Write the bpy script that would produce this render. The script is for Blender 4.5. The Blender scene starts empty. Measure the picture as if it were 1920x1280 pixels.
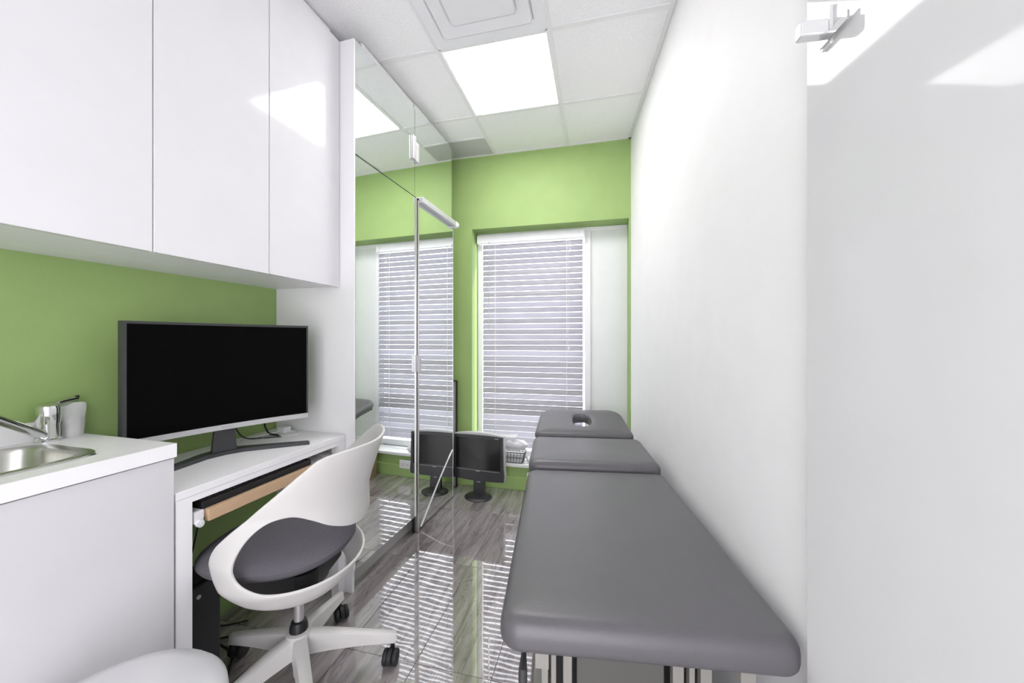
import bpy, bmesh, math, random
from mathutils import Matrix, Vector
random.seed(7)
R = math.radians
S = bpy.context.scene
C = S.collection

# ------------------------------------------------------------------ camera, world, light, exposure
cam_d = bpy.data.cameras.new('camera')
cam = bpy.data.objects.new('camera', cam_d); C.objects.link(cam)
cam_d.sensor_width = 36.0
cam_d.lens = 36.0 * 685.0 / 1920.0
cam_d.shift_y = -4.0 / 1920.0
cam_d.clip_start = 0.02
cam.location = (0, 0, 1.22)
cam.rotation_euler = (R(90), 0, R(13.3))
S.camera = cam

W = bpy.data.worlds.new('sky'); S.world = W; W.use_nodes = True
bg = W.node_tree.nodes['Background']
bg.inputs['Color'].default_value = (0.96, 0.94, 1.0, 1)
bg.inputs['Strength'].default_value = 4.2

sun_d = bpy.data.lights.new('sun', 'SUN'); sun_d.energy = 4.0; sun_d.angle = R(0.6); sun_d.color = (1, .95, .86)
sun = bpy.data.objects.new('sun', sun_d); C.objects.link(sun)
sun.rotation_euler = Vector((-0.72, -0.41, -0.66)).to_track_quat('-Z', 'Y').to_euler()
sun.location = (3, 6, 5)

LED_STRENGTH = 15.0
S.view_settings.view_transform = 'Standard'
S.view_settings.look = 'None'
S.view_settings.gamma = 1.0
S.view_settings.use_curve_mapping = False
S.view_settings.exposure = 0.22

# ------------------------------------------------------------------ materials
MATS = {}
def nodes_of(name):
    m = bpy.data.materials.new(name); m.use_nodes = True
    nt = m.node_tree
    b = nt.nodes['Principled BSDF']
    MATS[name] = m
    return m, nt, b
def mat(name, col, rough=.5, metal=0, spec=.5, coat=0, bump=0, bscale=60, var=0, vscale=8, trans=0, alpha=1):
    m, nt, b = nodes_of(name)
    b.inputs['Roughness'].default_value = rough
    b.inputs['Metallic'].default_value = metal
    b.inputs['Specular IOR Level'].default_value = spec
    b.inputs['Coat Weight'].default_value = coat
    b.inputs['Coat Roughness'].default_value = .03
    b.inputs['Transmission Weight'].default_value = trans
    b.inputs['Alpha'].default_value = alpha
    tc = nt.nodes.new('ShaderNodeTexCoord')
    n = nt.nodes.new('ShaderNodeTexNoise'); n.inputs['Scale'].default_value = vscale; n.inputs['Detail'].default_value = 3
    nt.links.new(tc.outputs['Object'], n.inputs['Vector'])
    r = nt.nodes.new('ShaderNodeValToRGB')
    v = var if var else .012
    c0 = [max(0, c * (1 - v)) for c in col]; c1 = [min(1, c * (1 + v)) for c in col]
    r.color_ramp.elements[0].position = .3; r.color_ramp.elements[1].position = .7
    r.color_ramp.elements[0].color = (*c0, 1); r.color_ramp.elements[1].color = (*c1, 1)
    nt.links.new(n.outputs['Fac'], r.inputs['Fac']); nt.links.new(r.outputs['Color'], b.inputs['Base Color'])
    if bump:
        n2 = nt.nodes.new('ShaderNodeTexNoise'); n2.inputs['Scale'].default_value = bscale; n2.inputs['Detail'].default_value = 2
        nt.links.new(tc.outputs['Object'], n2.inputs['Vector'])
        bp = nt.nodes.new('ShaderNodeBump'); bp.inputs['Strength'].default_value = bump; bp.inputs['Distance'].default_value = .002
        nt.links.new(n2.outputs['Fac'], bp.inputs['Height']); nt.links.new(bp.outputs['Normal'], b.inputs['Normal'])
    return m

GREEN = (.315, .455, .158)
mat('green_paint', GREEN, .62, bump=.15, bscale=220, var=.03)
mat('white_paint', (.89, .885, .895), .6, bump=.1, bscale=200)
mat('white_satin', (.88, .875, .885), .4, spec=.3)
mat('white_gloss', (.80, .80, .82), .12, coat=.5)
mat('cabinet_gloss', (.775, .77, .785), .08, spec=.22)
mat('base_gloss', (.65, .645, .66), .15, spec=.2)
mat('door_gloss', (.70, .70, .712), .05, spec=.10)
mat('white_plastic', (.68, .67, .65), .38, spec=.4)
mat('stool_plastic', (.65, .65, .665), .4, spec=.4)
mat('vinyl_white', (.84, .84, .86), .4)
mat('window_panel', (.78, .80, .79), .5)
mat('sill_white', (.84, .84, .85), .25)
mat('trim_grey', (.52, .52, .50), .45, metal=.2)
mat('aluminium', (.62, .62, .60), .3, metal=.9)
mat('satin_metal', (.55, .54, .55), .35, metal=.6)
mat('chrome', (.78, .78, .79), .07, metal=1)
mat('fitting_white', (.80, .80, .80), .2, metal=.3)
mat('steel', (.52, .52, .48), .28, metal=1, var=.05, vscale=30)
mat('mirror', (.90, .93, .915), 0.0, metal=1)
mat('mirror_edge', (.70, .76, .74), .2, metal=.5)
mat('black_plastic', (.012, .012, .013), .42)
mat('dark_plastic', (.028, .028, .03), .38)
mat('screen_black', (.0015, .0015, .0015), .6, spec=.05)
mat('screen_dark', (.012, .0115, .011), .16, spec=.35)
mat('bezel_dark', (.045, .045, .048), .4)
mat('bezel_silver', (.56, .56, .57), .4, metal=.3)
mat('stand_dark', (.045, .046, .052), .45)
mat('keyboard_black', (.018, .018, .02), .5)
mat('key_black', (.026, .026, .03), .5)
mat('tray_wood', (.62, .43, .27), .55, var=.06, vscale=20)
mat('vinyl_grey', (.112, .108, .117), .34, spec=.6, bump=.25, bscale=420, var=.05, vscale=4)
mat('vinyl_black', (.02, .02, .022), .4, bump=.2, bscale=300)
mat('table_metal', (.32, .312, .285), .4, metal=.1)
mat('table_cover', (.115, .113, .104), .5)
mat('fabric_grey', (.125, .120, .135), .9, spec=.15, bump=.6, bscale=600, var=.12, vscale=300)
mat('rubber', (.014, .014, .015), .6)
mat('basket_grey', (.13, .13, .14), .5)
mat('bag_film', (.66, .66, .69), .25, spec=.6, var=.10, vscale=40)
mat('paper', (.80, .80, .80), .6, var=.04, vscale=25)
mat('cardboard', (.30, .20, .11), .8, var=.08, vscale=30)
mat('vent_grey', (.58, .56, .59), .6)
mat('diffuser_white', (.84, .84, .86), .5)
mat('tbar_white', (.83, .825, .825), .45)
mat('board_face', (.42, .42, .43), .5)
mat('cord_white', (.80, .80, .78), .4)
mat('mark_grey', (.42, .42, .42), .4)
mat('outlet_white', (.78, .78, .77), .3)
mat('outlet_slot', (.05, .05, .05), .6)
mat('grout', (.13, .125, .12), .8)

# acoustic ceiling tile: pinholes and fissures
m, nt, b = nodes_of('acoustic_tile')
b.inputs['Roughness'].default_value = .85; b.inputs['Specular IOR Level'].default_value = .1
tc = nt.nodes.new('ShaderNodeTexCoord')
n = nt.nodes.new('ShaderNodeTexNoise'); n.inputs['Scale'].default_value = 150; n.inputs['Detail'].default_value = 4
nt.links.new(tc.outputs['Object'], n.inputs['Vector'])
r = nt.nodes.new('ShaderNodeValToRGB'); r.color_ramp.elements[0].position = .34; r.color_ramp.elements[1].position = .5
r.color_ramp.elements[0].color = (.84, .835, .84, 1); r.color_ramp.elements[1].color = (.93, .925, .93, 1)
nt.links.new(n.outputs['Fac'], r.inputs['Fac']); nt.links.new(r.outputs['Color'], b.inputs['Base Color'])
bp = nt.nodes.new('ShaderNodeBump'); bp.inputs['Strength'].default_value = .5; bp.inputs['Distance'].default_value = .002
nt.links.new(n.outputs['Fac'], bp.inputs['Height']); nt.links.new(bp.outputs['Normal'], b.inputs['Normal'])

# polished wood-vein porcelain
m, nt, b = nodes_of('floor_porcelain')
b.inputs['Roughness'].default_value = .03; b.inputs['IOR'].default_value = 1.85; b.inputs['Coat Weight'].default_value = 1.0; b.inputs['Coat IOR'].default_value = 1.75; b.inputs['Coat Roughness'].default_value = .02
tc = nt.nodes.new('ShaderNodeTexCoord'); oi = nt.nodes.new('ShaderNodeObjectInfo')
geo = nt.nodes.new('ShaderNodeNewGeometry')
sc = nt.nodes.new('ShaderNodeVectorMath'); sc.operation = 'SCALE'; sc.inputs[0].default_value = (7.3, 11.7, 3.1)
nt.links.new(oi.outputs['Random'], sc.inputs['Scale'])
add = nt.nodes.new('ShaderNodeVectorMath'); add.operation = 'ADD'
nt.links.new(geo.outputs['Position'], add.inputs[0]); nt.links.new(sc.outputs['Vector'], add.inputs[1])
mp = nt.nodes.new('ShaderNodeMapping'); mp.inputs['Scale'].default_value = (7.0, .85, 1.0); mp.inputs['Rotation'].default_value = (0, 0, R(11))
nt.links.new(add.outputs['Vector'], mp.inputs['Vector'])
n1 = nt.nodes.new('ShaderNodeTexNoise'); n1.inputs['Scale'].default_value = 1.7; n1.inputs['Detail'].default_value = 6; n1.inputs['Roughness'].default_value = .62; n1.inputs['Distortion'].default_value = .9
nt.links.new(mp.outputs['Vector'], n1.inputs['Vector'])
r1 = nt.nodes.new('ShaderNodeValToRGB'); e = r1.color_ramp.elements
e[0].position = .27; e[0].color = (.13, .108, .108, 1)
e[1].position = .72; e[1].color = (.46, .435, .425, 1)
x = e.new(.40); x.color = (.235, .205, .205, 1)
x = e.new(.52); x.color = (.335, .305, .30, 1)
nt.links.new(n1.outputs['Fac'], r1.inputs['Fac'])
n2 = nt.nodes.new('ShaderNodeTexNoise'); n2.inputs['Scale'].default_value = 3.4; n2.inputs['Detail'].default_value = 3; n2.inputs['Distortion'].default_value = 1.4
nt.links.new(mp.outputs['Vector'], n2.inputs['Vector'])
r2 = nt.nodes.new('ShaderNodeValToRGB'); e = r2.color_ramp.elements
e[0].position = .485; e[0].color = (1, 1, 1, 1); e[1].position = .53; e[1].color = (1, 1, 1, 1)
x = e.new(.507); x.color = (.55, .50, .50, 1)
nt.links.new(n2.outputs['Fac'], r2.inputs['Fac'])
mx = nt.nodes.new('ShaderNodeMix'); mx.data_type = 'RGBA'; mx.blend_type = 'MULTIPLY'; mx.inputs['Factor'].default_value = .8
nt.links.new(r1.outputs['Color'], mx.inputs[6]); nt.links.new(r2.outputs['Color'], mx.inputs[7])
nt.links.new(mx.outputs[2], b.inputs['Base Color'])
nb = nt.nodes.new('ShaderNodeTexNoise'); nb.inputs['Scale'].default_value = 10; nb.inputs['Detail'].default_value = 1.5
nt.links.new(add.outputs['Vector'], nb.inputs['Vector'])
bp = nt.nodes.new('ShaderNodeBump'); bp.inputs['Strength'].default_value = .16; bp.inputs['Distance'].default_value = .0012
nt.links.new(nb.outputs['Fac'], bp.inputs['Height']); nt.links.new(bp.outputs['Normal'], b.inputs['Normal']); nt.links.new(bp.outputs['Normal'], b.inputs['Coat Normal'])

# blind slats let a little daylight through
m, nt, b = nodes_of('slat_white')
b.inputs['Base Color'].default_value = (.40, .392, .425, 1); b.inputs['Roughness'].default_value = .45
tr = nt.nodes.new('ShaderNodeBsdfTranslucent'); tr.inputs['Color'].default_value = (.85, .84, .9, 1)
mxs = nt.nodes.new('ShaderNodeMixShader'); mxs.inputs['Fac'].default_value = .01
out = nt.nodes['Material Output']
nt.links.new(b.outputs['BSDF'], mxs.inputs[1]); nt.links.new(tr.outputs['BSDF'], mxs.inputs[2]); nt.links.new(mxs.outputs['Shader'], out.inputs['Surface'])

# clear glass, thin
def thin_glass(name, tint, gloss):
    m = bpy.data.materials.new(name); m.use_nodes = True; MATS[name] = m
    nt = m.node_tree; nt.nodes.remove(nt.nodes['Principled BSDF'])
    out = nt.nodes['Material Output']
    t = nt.nodes.new('ShaderNodeBsdfTransparent'); t.inputs['Color'].default_value = (*tint, 1)
    g = nt.nodes.new('ShaderNodeBsdfGlossy'); g.inputs['Roughness'].default_value = .02
    mx = nt.nodes.new('ShaderNodeMixShader')
    mx.inputs['Fac'].default_value = gloss; nt.links.new(t.outputs['BSDF'], mx.inputs[1]); nt.links.new(g.outputs['BSDF'], mx.inputs[2])
    nt.links.new(mx.outputs['Shader'], out.inputs['Surface'])
thin_glass('window_glass', (.95, .97, .96), .05)
m, nt, b = nodes_of('clear_film')
b.inputs['Base Color'].default_value = (.93, .93, .93, 1); b.inputs['Roughness'].default_value = .25; b.inputs['Alpha'].default_value = .5

m, nt, b = nodes_of('led_diffuser')
b.inputs['Base Color'].default_value = (.9, .9, .9, 1)
b.inputs['Emission Color'].default_value = (1.0, .96, .985, 1); b.inputs['Emission Strength'].default_value = LED_STRENGTH

# ------------------------------------------------------------------ mesh helpers
def BM(): return bmesh.new()
def add_box(bm, x0, x1, y0, y1, z0, z1, bev=0, seg=2):
    g = bmesh.ops.create_cube(bm, size=1, matrix=Matrix.Translation(((x0+x1)/2, (y0+y1)/2, (z0+z1)/2)) @ Matrix.Diagonal((abs(x1-x0), abs(y1-y0), abs(z1-z0), 1)))
    if bev:
        vs = set(g['verts']); es = [e for e in bm.edges if e.verts[0] in vs and e.verts[1] in vs]
        bmesh.ops.bevel(bm, geom=es, offset=bev, segments=seg, profile=.5, affect='EDGES')
    return bm
def box(*a, **k): return add_box(BM(), *a, **k)
def add_prism(bm, poly, z0, z1):
    lo = [bm.verts.new((x, y, z0)) for x, y in poly]; hi = [bm.verts.new((x, y, z1)) for x, y in poly]
    n = len(poly)
    bm.faces.new(list(reversed(lo))); bm.faces.new(hi)
    for i in range(n): bm.faces.new((lo[i], lo[(i+1) % n], hi[(i+1) % n], hi[i]))
    bmesh.ops.recalc_face_normals(bm, faces=bm.faces)
    return bm
def catmull(pts, n=8, closed=False):
    pts = [Vector(p) for p in pts]; out = []
    N = len(pts); rng = N if closed else N - 1
    for i in range(rng):
        if closed: p0, p1, p2, p3 = pts[(i-1) % N], pts[i], pts[(i+1) % N], pts[(i+2) % N]
        else: p0, p1, p2, p3 = pts[max(i-1, 0)], pts[i], pts[i+1], pts[min(i+2, N-1)]
        for k in range(n):
            t = k / n
            out.append(.5*((2*p1) + (p2-p0)*t + (2*p0-5*p1+4*p2-p3)*t*t + (3*p1-p0-3*p2+p3)*t*t*t))
    if not closed: out.append(pts[-1])
    return out
def add_tube(bm, pts, rad, seg=8, caps=True):
    pts = [Vector(p) for p in pts]; rings = []
    rads = rad if isinstance(rad, (list, tuple)) else [rad]*len(pts)
    up = Vector((0, 0, 1)); prev = None
    for i, p in enumerate(pts):
        d = (pts[min(i+1, len(pts)-1)] - pts[max(i-1, 0)]).normalized()
        if prev is None:
            a = d.cross(up)
            if a.length < 1e-3: a = d.cross(Vector((1, 0, 0)))
        else: a = prev - d*prev.dot(d)
        a.normalize(); prev = a; b_ = d.cross(a)
        rings.append([bm.verts.new(p + a*math.cos(2*math.pi*k/seg)*rads[i] + b_*math.sin(2*math.pi*k/seg)*rads[i]) for k in range(seg)])
    for i in range(len(rings)-1):
        for k in range(seg): bm.faces.new((rings[i][k], rings[i][(k+1) % seg], rings[i+1][(k+1) % seg], rings[i+1][k]))
    if caps: bm.faces.new(list(reversed(rings[0]))); bm.faces.new(rings[-1])
    bmesh.ops.recalc_face_normals(bm, faces=bm.faces)
    return bm
def add_lathe(bm, prof, seg=32, M=None):
    rings = []
    new = []
    for r_, z in prof:
        if r_ < 1e-5: rings.append([bm.verts.new((0, 0, z))])
        else: rings.append([bm.verts.new((r_*math.cos(2*math.pi*k/seg), r_*math.sin(2*math.pi*k/seg), z)) for k in range(seg)])
        new += rings[-1]
    for a, b_ in zip(rings, rings[1:]):
        for k in range(seg):
            k2 = (k+1) % seg
            if len(a) == 1 and len(b_) == 1: continue
            if len(a) == 1: bm.faces.new((a[0], b_[k], b_[k2]))
            elif len(b_) == 1: bm.faces.new((a[k], a[k2], b_[0]))
            else: bm.faces.new((a[k], a[k2], b_[k2], b_[k]))
    if M is not None: bmesh.ops.transform(bm, matrix=M, verts=new)
    bmesh.ops.recalc_face_normals(bm, faces=bm.faces)
    return bm
def frame_of(o):
    M = o.matrix_basis.copy()
    while o.parent: o = o.parent; M = o.matrix_basis @ M
    return M
def obj(name, bm, material, parent=None, world=False, smooth=False, mesh=None):
    """link bm as one mesh object; world=True: bm is in scene (or left-side frame) coordinates"""
    if mesh is None:
        me = bpy.data.meshes.new(name)
        if world and parent is not None:
            base = LM if parent.get('_left') else Matrix.Identity(4)
            bm.transform(frame_of(parent).inverted() @ base)
        bm.to_mesh(me); bm.free()
        me.materials.append(MATS[material])
        if smooth:
            for p in me.polygons: p.use_smooth = True
            try: me.set_sharp_from_angle(angle=R(40))
            except Exception: pass
    else: me = mesh
    o = bpy.data.objects.new(name, me); C.objects.link(o)
    if parent is not None:
        o.parent = parent
        if parent.get('_left'): o['_left'] = 1
    return o
def tag(o, label, cat, group=None):
    o['label'] = label; o['category'] = cat
    if group: o['group'] = group
    return o
def thing(name, label, cat, loc=(0, 0, 0), rz=0, group=None, left=False, kind=None):
    o = bpy.data.objects.new(name, None); C.objects.link(o); o.empty_display_size = .1
    o.location = loc; o.rotation_euler = (0, 0, rz)
    if left:
        o['_left'] = 1
        o.location = LM @ Vector(loc); o.rotation_euler = (0, 0, rz - R(DELTA))
    if kind: o['kind'] = kind
    if label: tag(o, label, cat, group)
    return o
def struct(name, bm, material, smooth=False):
    o = obj(name, bm, material, smooth=smooth); o['kind'] = 'structure'; return o
def subd(o, lv=2):
    md = o.modifiers.new('round', 'SUBSURF'); md.levels = lv; md.render_levels = lv; return o
# the fitted furniture runs along the left wall, which stands 2.3 degrees off the ceiling grid
DELTA = 2.3
PIV = Vector((-1.137, 1.53, 0))
LM = Matrix.Translation(PIV) @ Matrix.Rotation(-R(DELTA), 4, 'Z') @ Matrix.Translation(-PIV)

# ------------------------------------------------------------------ the room
CE = 2.74; YB = 2.90; YW = 3.05; YF = -.75
def rwx(y): return .24 - (y - 2.895)*math.tan(R(5.25))      # right wall face
WL = -1.615                                                  # left wall face in the left frame
def lwx(y): p = LM @ Vector((WL, y, 0)); return p.x + (y - p.y)*math.tan(R(DELTA))
def clip(poly, a, b_, c):      # keep a*x+b*y<=c
    out = []
    for i in range(len(poly)):
        p, q = poly[i], poly[(i+1) % len(poly)]
        dp, dq = a*p[0]+b_*p[1]-c, a*q[0]+b_*q[1]-c
        if dp <= 0: out.append(p)
        if (dp < 0 < dq) or (dq < 0 < dp):
            t = dp/(dp-dq); out.append((p[0]+(q[0]-p[0])*t, p[1]+(q[1]-p[1])*t))
    return out
tr_ = math.tan(R(5.25)); tl_ = math.tan(R(DELTA))
def room_clip(poly, inset=0):
    poly = clip(poly, 1, tr_, .24 + 2.895*tr_ - inset)
    if len(poly) >= 3: poly = clip(poly, -1, tl_, -(lwx(0)) - inset)
    if len(poly) >= 3: poly = clip(poly, 0, 1, YB - inset)
    if len(poly) >= 3: poly = clip(poly, 0, -1, -YF - inset)
    return poly
room = [(lwx(YF), YF), (rwx(YF), YF), (rwx(YB), YB), (lwx(YB), YB)]
fl = struct('floor', add_prism(BM(), [(-2.0, YF-.1), (.85, YF-.1), (.6, YB+.02), (-2.0, YB+.02)], -.06, -.004), 'grout')
gx, gy = .2985, .605
for i in range(-4, 6):
    for j in range(-4, 4):
        x0 = -.97 + gx*i; y0 = 1.255 + gy*j
        p = room_clip([(x0+.0012, y0+.0012), (x0+gx-.0012, y0+.0012), (x0+gx-.0012, y0+gy-.0012), (x0+.0012, y0+gy-.0012)], .001)
        if len(p) < 3: continue
        ar = abs(sum(p[k][0]*p[(k+1) % len(p)][1]-p[(k+1) % len(p)][0]*p[k][1] for k in range(len(p))))/2
        if ar < .002: continue
        cx = sum(q[0] for q in p)/len(p); cy = sum(q[1] for q in p)/len(p)
        t = obj('floor_tile', add_prism(BM(), [(q[0]-cx, q[1]-cy) for q in p], -.004, 0), 'floor_porcelain', fl)
        t.location = (cx, cy, 0)

ce = struct('ceiling', add_prism(BM(), [(-2.0, YF-.1), (.85, YF-.1), (.6, YB+.02), (-2.0, YB+.02)], CE+.03, CE+.09), 'white_paint')
GX = [-.823 - .588*k for k in (2, 1)] + [-.823, -.235, .353, .941]
GY = [1.787 - .588*k for k in (4, 3, 2, 1)] + [1.787, 2.375, 2.963]
tb = .012
LIGHT = (2, 4); VENT = (2, 3)
for i in range(len(GX)-1):
    for j in range(-1, len(GY)-1):
        y0 = GY[j] if j >= 0 else GY[0]-.588; y1 = GY[j+1]
        if (i, j) in (LIGHT, VENT): continue
        p = room_clip([(GX[i]+.002, y0+.002), (GX[i+1]-.002, y0+.002), (GX[i+1]-.002, y1-.002), (GX[i]+.002, y1-.002)], .002)
        if (i, j) == (1, 5): p = clip(p, 0, 1, 2.625)
        if len(p) < 3: continue
        obj('ceiling_tile', add_prism(BM(), p, CE+.006, CE+.02), 'acoustic_tile', ce)
for x in GX:
    p = room_clip([(x-tb, YF), (x+tb, YF), (x+tb, YB), (x-tb, YB)], .001)
    if len(p) >= 3: obj('grid_bar', add_prism(BM(), p, CE, CE+.006), 'tbar_white', ce)
for y in GY:
    xs = [-2.0] + GX + [1.2]
    for a, b_ in zip(xs, xs[1:]):
        p = room_clip([(a+tb, y-tb), (b_-tb, y-tb), (b_-tb, y+tb), (a+tb, y+tb)], .001)
        if len(p) >= 3: obj('grid_bar', add_prism(BM(), p, CE, CE+.006), 'tbar_white', ce)
for (a, b_) in ((room[1], room[2]), (room[2], room[3]), (room[3], room[0])):      # wall angle
    d = Vector((b_[0]-a[0], b_[1]-a[1])).normalized(); nrm = Vector((-d.y, d.x))
    q = [Vector(a)+nrm*.001, Vector(b_)+nrm*.001, Vector(b_)+nrm*.02, Vector(a)+nrm*.02]
    p = room_clip([tuple(v) for v in q], .0008)
    obj('grid_bar', add_prism(BM(), p, CE-.001, CE+.005), 'tbar_white', ce)

# walls
struct('wall_right', add_prism(BM(), [(rwx(YF-.1), YF-.1), (rwx(YF-.1)+.1, YF-.1), (rwx(3.3)+.1, 3.3), (rwx(3.3), 3.3)], -.06, CE+.09), 'white_paint')
a = LM @ Vector((WL, 0, 0))
struct('wall_left', add_prism(BM(), [(lwx(YF-.1), YF-.1), (lwx(YF-.1)-.1, YF-.1), (lwx(3.3)-.1, 3.3), (lwx(3.3), 3.3)], -.06, CE+.09), 'green_paint')
# back wall with the window recess: left pier, lintel, apron
RX0, RX1, RZ0, RZ1 = -1.03, .226, .215, 2.14
bm = BM()
add_box(bm, lwx(YB)+.001, RX0, YB, YB+.30, 0, CE)
add_box(bm, RX0, rwx(YB), YB, YB+.30, RZ1, CE)
add_box(bm, RX0, rwx(YB), YB, YB+.30, 0, RZ0-.025)
add_prism(bm, [(RX1, YB), (rwx(YB)-.0005, YB), (rwx(3.2)-.0005, YB+.30), (RX1, YB+.30)], RZ0-.025, RZ1)
struct('wall_back', bm, 'green_paint')
# front wall behind the camera, its unseen doorway widened to let in fill light
bm = BM()
add_box(bm, lwx(YF)-.05, -.85, YF-.10, YF, 0, CE)
add_box(bm, .46, rwx(YF)-.001, YF-.10, YF, 0, CE)
add_box(bm, -.85, .46, YF-.10, YF, 2.10, CE)
struct('wall_front', bm, 'white_paint')
struct('baseboard_back', box(lwx(YB)+.04, rwx(YB)-.01, YB-.014, YB-.0005, .0005, .105, bev=.004), 'green_paint')

# window: frame, mullion, fixed white panel, glass, sill
win = bpy.data.objects.new('window_1', None); C.objects.link(win); win.location = (-.4, YW, RZ0); win['kind'] = 'structure'
win['label'] = 'tall white window in a green recess with a solid white side panel'
bm = BM()
add_box(bm, RX0+.001, RX0+.045, YW, YW+.06, RZ0+.004, RZ1-.001, bev=.004)
add_box(bm, RX0+.045, RX1-.001, YW, YW+.06, RZ1-.035, RZ1-.001, bev=.004)
add_box(bm, RX0+.045, RX1-.001, YW, YW+.06, RZ0+.004, RZ0+.05, bev=.004)
obj('window_frame', bm, 'vinyl_white', win, world=True)
obj('mullion', box(-.108, -.060, YW-.01, YW+.06, RZ0+.05, RZ1-.035, bev=.004), 'vinyl_white', win, world=True)
bm = box(-.060, RX1-.001, YW+.005, YW+.03, RZ0+.05, RZ1-.035)
add_box(bm, -.056, -.046, YW-.001, YW+.005, RZ0+.05, RZ1-.04, bev=.002)
obj('side_panel', bm, 'window_panel', win, world=True)
obj('pane', box(RX0+.045, -.108, YW+.03, YW+.036, RZ0+.05, RZ1-.035), 'window_glass', win, world=True)
sl = struct('trim_1', box(RX0-.0005, RX1-.001, YB-.028, YW+.06, RZ0-.025, RZ0, bev=.004), 'sill_white')
sl['label'] = 'white window sill board above the green baseboard'

# ------------------------------------------------------------------ window blind
BX0, BX1 = -.968, -.122
bl = thing('window_blind', 'white horizontal slat blind, nearly closed, hanging in the green window recess', 'blind', ((BX0+BX1)/2, YW-.035, RZ0+.03))
bm = box(RX0+.012, -.106, YW-.062, YW-.004, 2.040, 2.108, bev=.004)
hr = obj('head_rail', bm, 'vinyl_white', bl, world=True)
obj('valance_clip', box(-.146, -.116, YW-.067, YW-.062, 2.048, 2.104, bev=.002), 'vinyl_white', hr, world=True)
pitch, tilt, sw = .0455, R(75), .0432
def slat_mesh():
    bm = BM(); L = BX1-BX0; rows = []
    for k in range(6):
        s = (k/5-.5); u = s*sw; v = .0022*(1-4*s*s)     # crowned across
        rows.append((u, v))
    vs = [[bm.verts.new((sx*L/2, u*math.cos(tilt)+v*(-math.sin(tilt)), u*math.sin(tilt)+v*math.cos(tilt)*1.0)) for sx in (-1, 1)] for u, v in rows]
    for a, b_ in zip(vs, vs[1:]): bm.faces.new((a[0], a[1], b_[1], b_[0]))
    r_ = bmesh.ops.solidify(bm, geom=bm.faces[:], thickness=.0022)
    bmesh.ops.recalc_face_normals(bm, faces=bm.faces)
    return bm
z = 2.012; first = None; YS = YW-.036
zs = []
while z > RZ0+.085:
    zs.append(z); z -= pitch
for k, z in enumerate(zs):
    if first is None:
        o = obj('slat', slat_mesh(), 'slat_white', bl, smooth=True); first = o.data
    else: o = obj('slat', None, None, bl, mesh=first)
    o.location = (random.uniform(-.0015, .0015), YS-(YW-.035), z-(RZ0+.03)); o.rotation_euler = (random.uniform(-.006, .006), random.uniform(-.0012, .0012), 0)
obj('bottom_rail', box(BX0, BX1, YS-.024, YS+.024, zs[-1]-.058, zs[-1]-.038, bev=.006), 'vinyl_white', bl, world=True)
for x in (BX0+.11, BX1-.13):
    obj('ladder_cord', add_tube(BM(), [(x, YS-.018, 2.04), (x, YS-.018, zs[-1]-.04)], .0016, 6), 'cord_white', bl, world=True)
    obj('ladder_cord', add_tube(BM(), [(x+.006, YS-.017, 2.04), (x+.006, YS-.017, zs[-1]-.04)], .0012, 6), 'cord_white', bl, world=True)
obj('tilt_wand', add_tube(BM(), [(BX0+.062, YS-.032, 2.05), (BX0+.060, YS-.034, 1.30)], .0035, 8), 'satin_metal', bl, world=True)
bm = BM()
add_tube(bm, [(BX1-.10, YS-.03, 2.04), (BX1-.10, YS-.03, 1.95)], .001, 6)
add_tube(bm, [(BX1-.112, YS-.03, 2.04), (BX1-.112, YS-.03, 1.16)], .001, 6)
add_lathe(bm, [(0, .014), (.005, .010), (.0075, -.014), (0, -.016)], 10, Matrix.Translation((BX1-.10, YS-.03, 1.94)))
add_lathe(bm, [(0, .014), (.005, .010), (.0075, -.014), (0, -.016)], 10, Matrix.Translation((BX1-.112, YS-.03, 1.15)))
obj('pull_cord', bm, 'cord_white', bl, world=True)

# ------------------------------------------------------------------ ceiling fittings
x0, x1, y0, y1 = GX[2]+tb, GX[3]-tb, GY[4]+tb, GY[5]-tb
lt = thing('led_panel', 'bright square LED panel light set in the tiled ceiling', 'light', ((x0+x1)/2, (y0+y1)/2, CE))
bm = BM()
for a in ((x0-.004, x1+.004, y0-.004, y0+.006), (x0-.004, x1+.004, y1-.006, y1+.004), (x0-.004, x0+.006, y0+.006, y1-.006), (x1-.006, x1+.004, y0+.006, y1-.006)):
    add_box(bm, *a, CE+.002, CE+.024)
obj('frame', bm, 'tbar_white', lt, world=True)
obj('diffuser', box(x0+.006, x1-.006, y0+.006, y1-.006, CE+.004, CE+.016), 'led_diffuser', lt, world=True)

x0, x1, y0, y1 = GX[2]+.002, GX[3]-.002, GY[3]+.002, GY[4]-.002
vt = thing('air_diffuser', 'square white ceiling air diffuser with stepped concentric frames', 'air vent', ((x0+x1)/2, (y0+y1)/2, CE))
def ring(bm, cx, cy, ha, hb, za, zb, rc=.02):
    """a sloped square ring from half-size ha (z za) to hb (z zb) with rounded corners"""
    def loop(h, z):
        rr = min(rc, h*.4); out = []
        for qx, qy, a0 in ((1, 1, 0), (-1, 1, 90), (-1, -1, 180), (1, -1, 270)):
            for k in range(5):
                an = R(a0 + k*22.5); out.append(bm.verts.new((cx+qx*(h-rr)+rr*math.cos(an), cy+qy*(h-rr)+rr*math.sin(an), z)))
        return out
    A, B = loop(ha, za), loop(hb, zb)
    for k in range(20): bm.faces.new((A[k], A[(k+1) % 20], B[(k+1) % 20], B[k]))
    return A, B
cx, cy = (x0+x1)/2, (y0+y1)/2
bm = BM(); ring(bm, cx, cy, .292, .287, CE+.001, CE-.006, .004); ring(bm, cx, cy, .287, .235, CE-.006, CE-.006); ring(bm, cx, cy, .235, .222, CE-.006, CE+.022)
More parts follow.
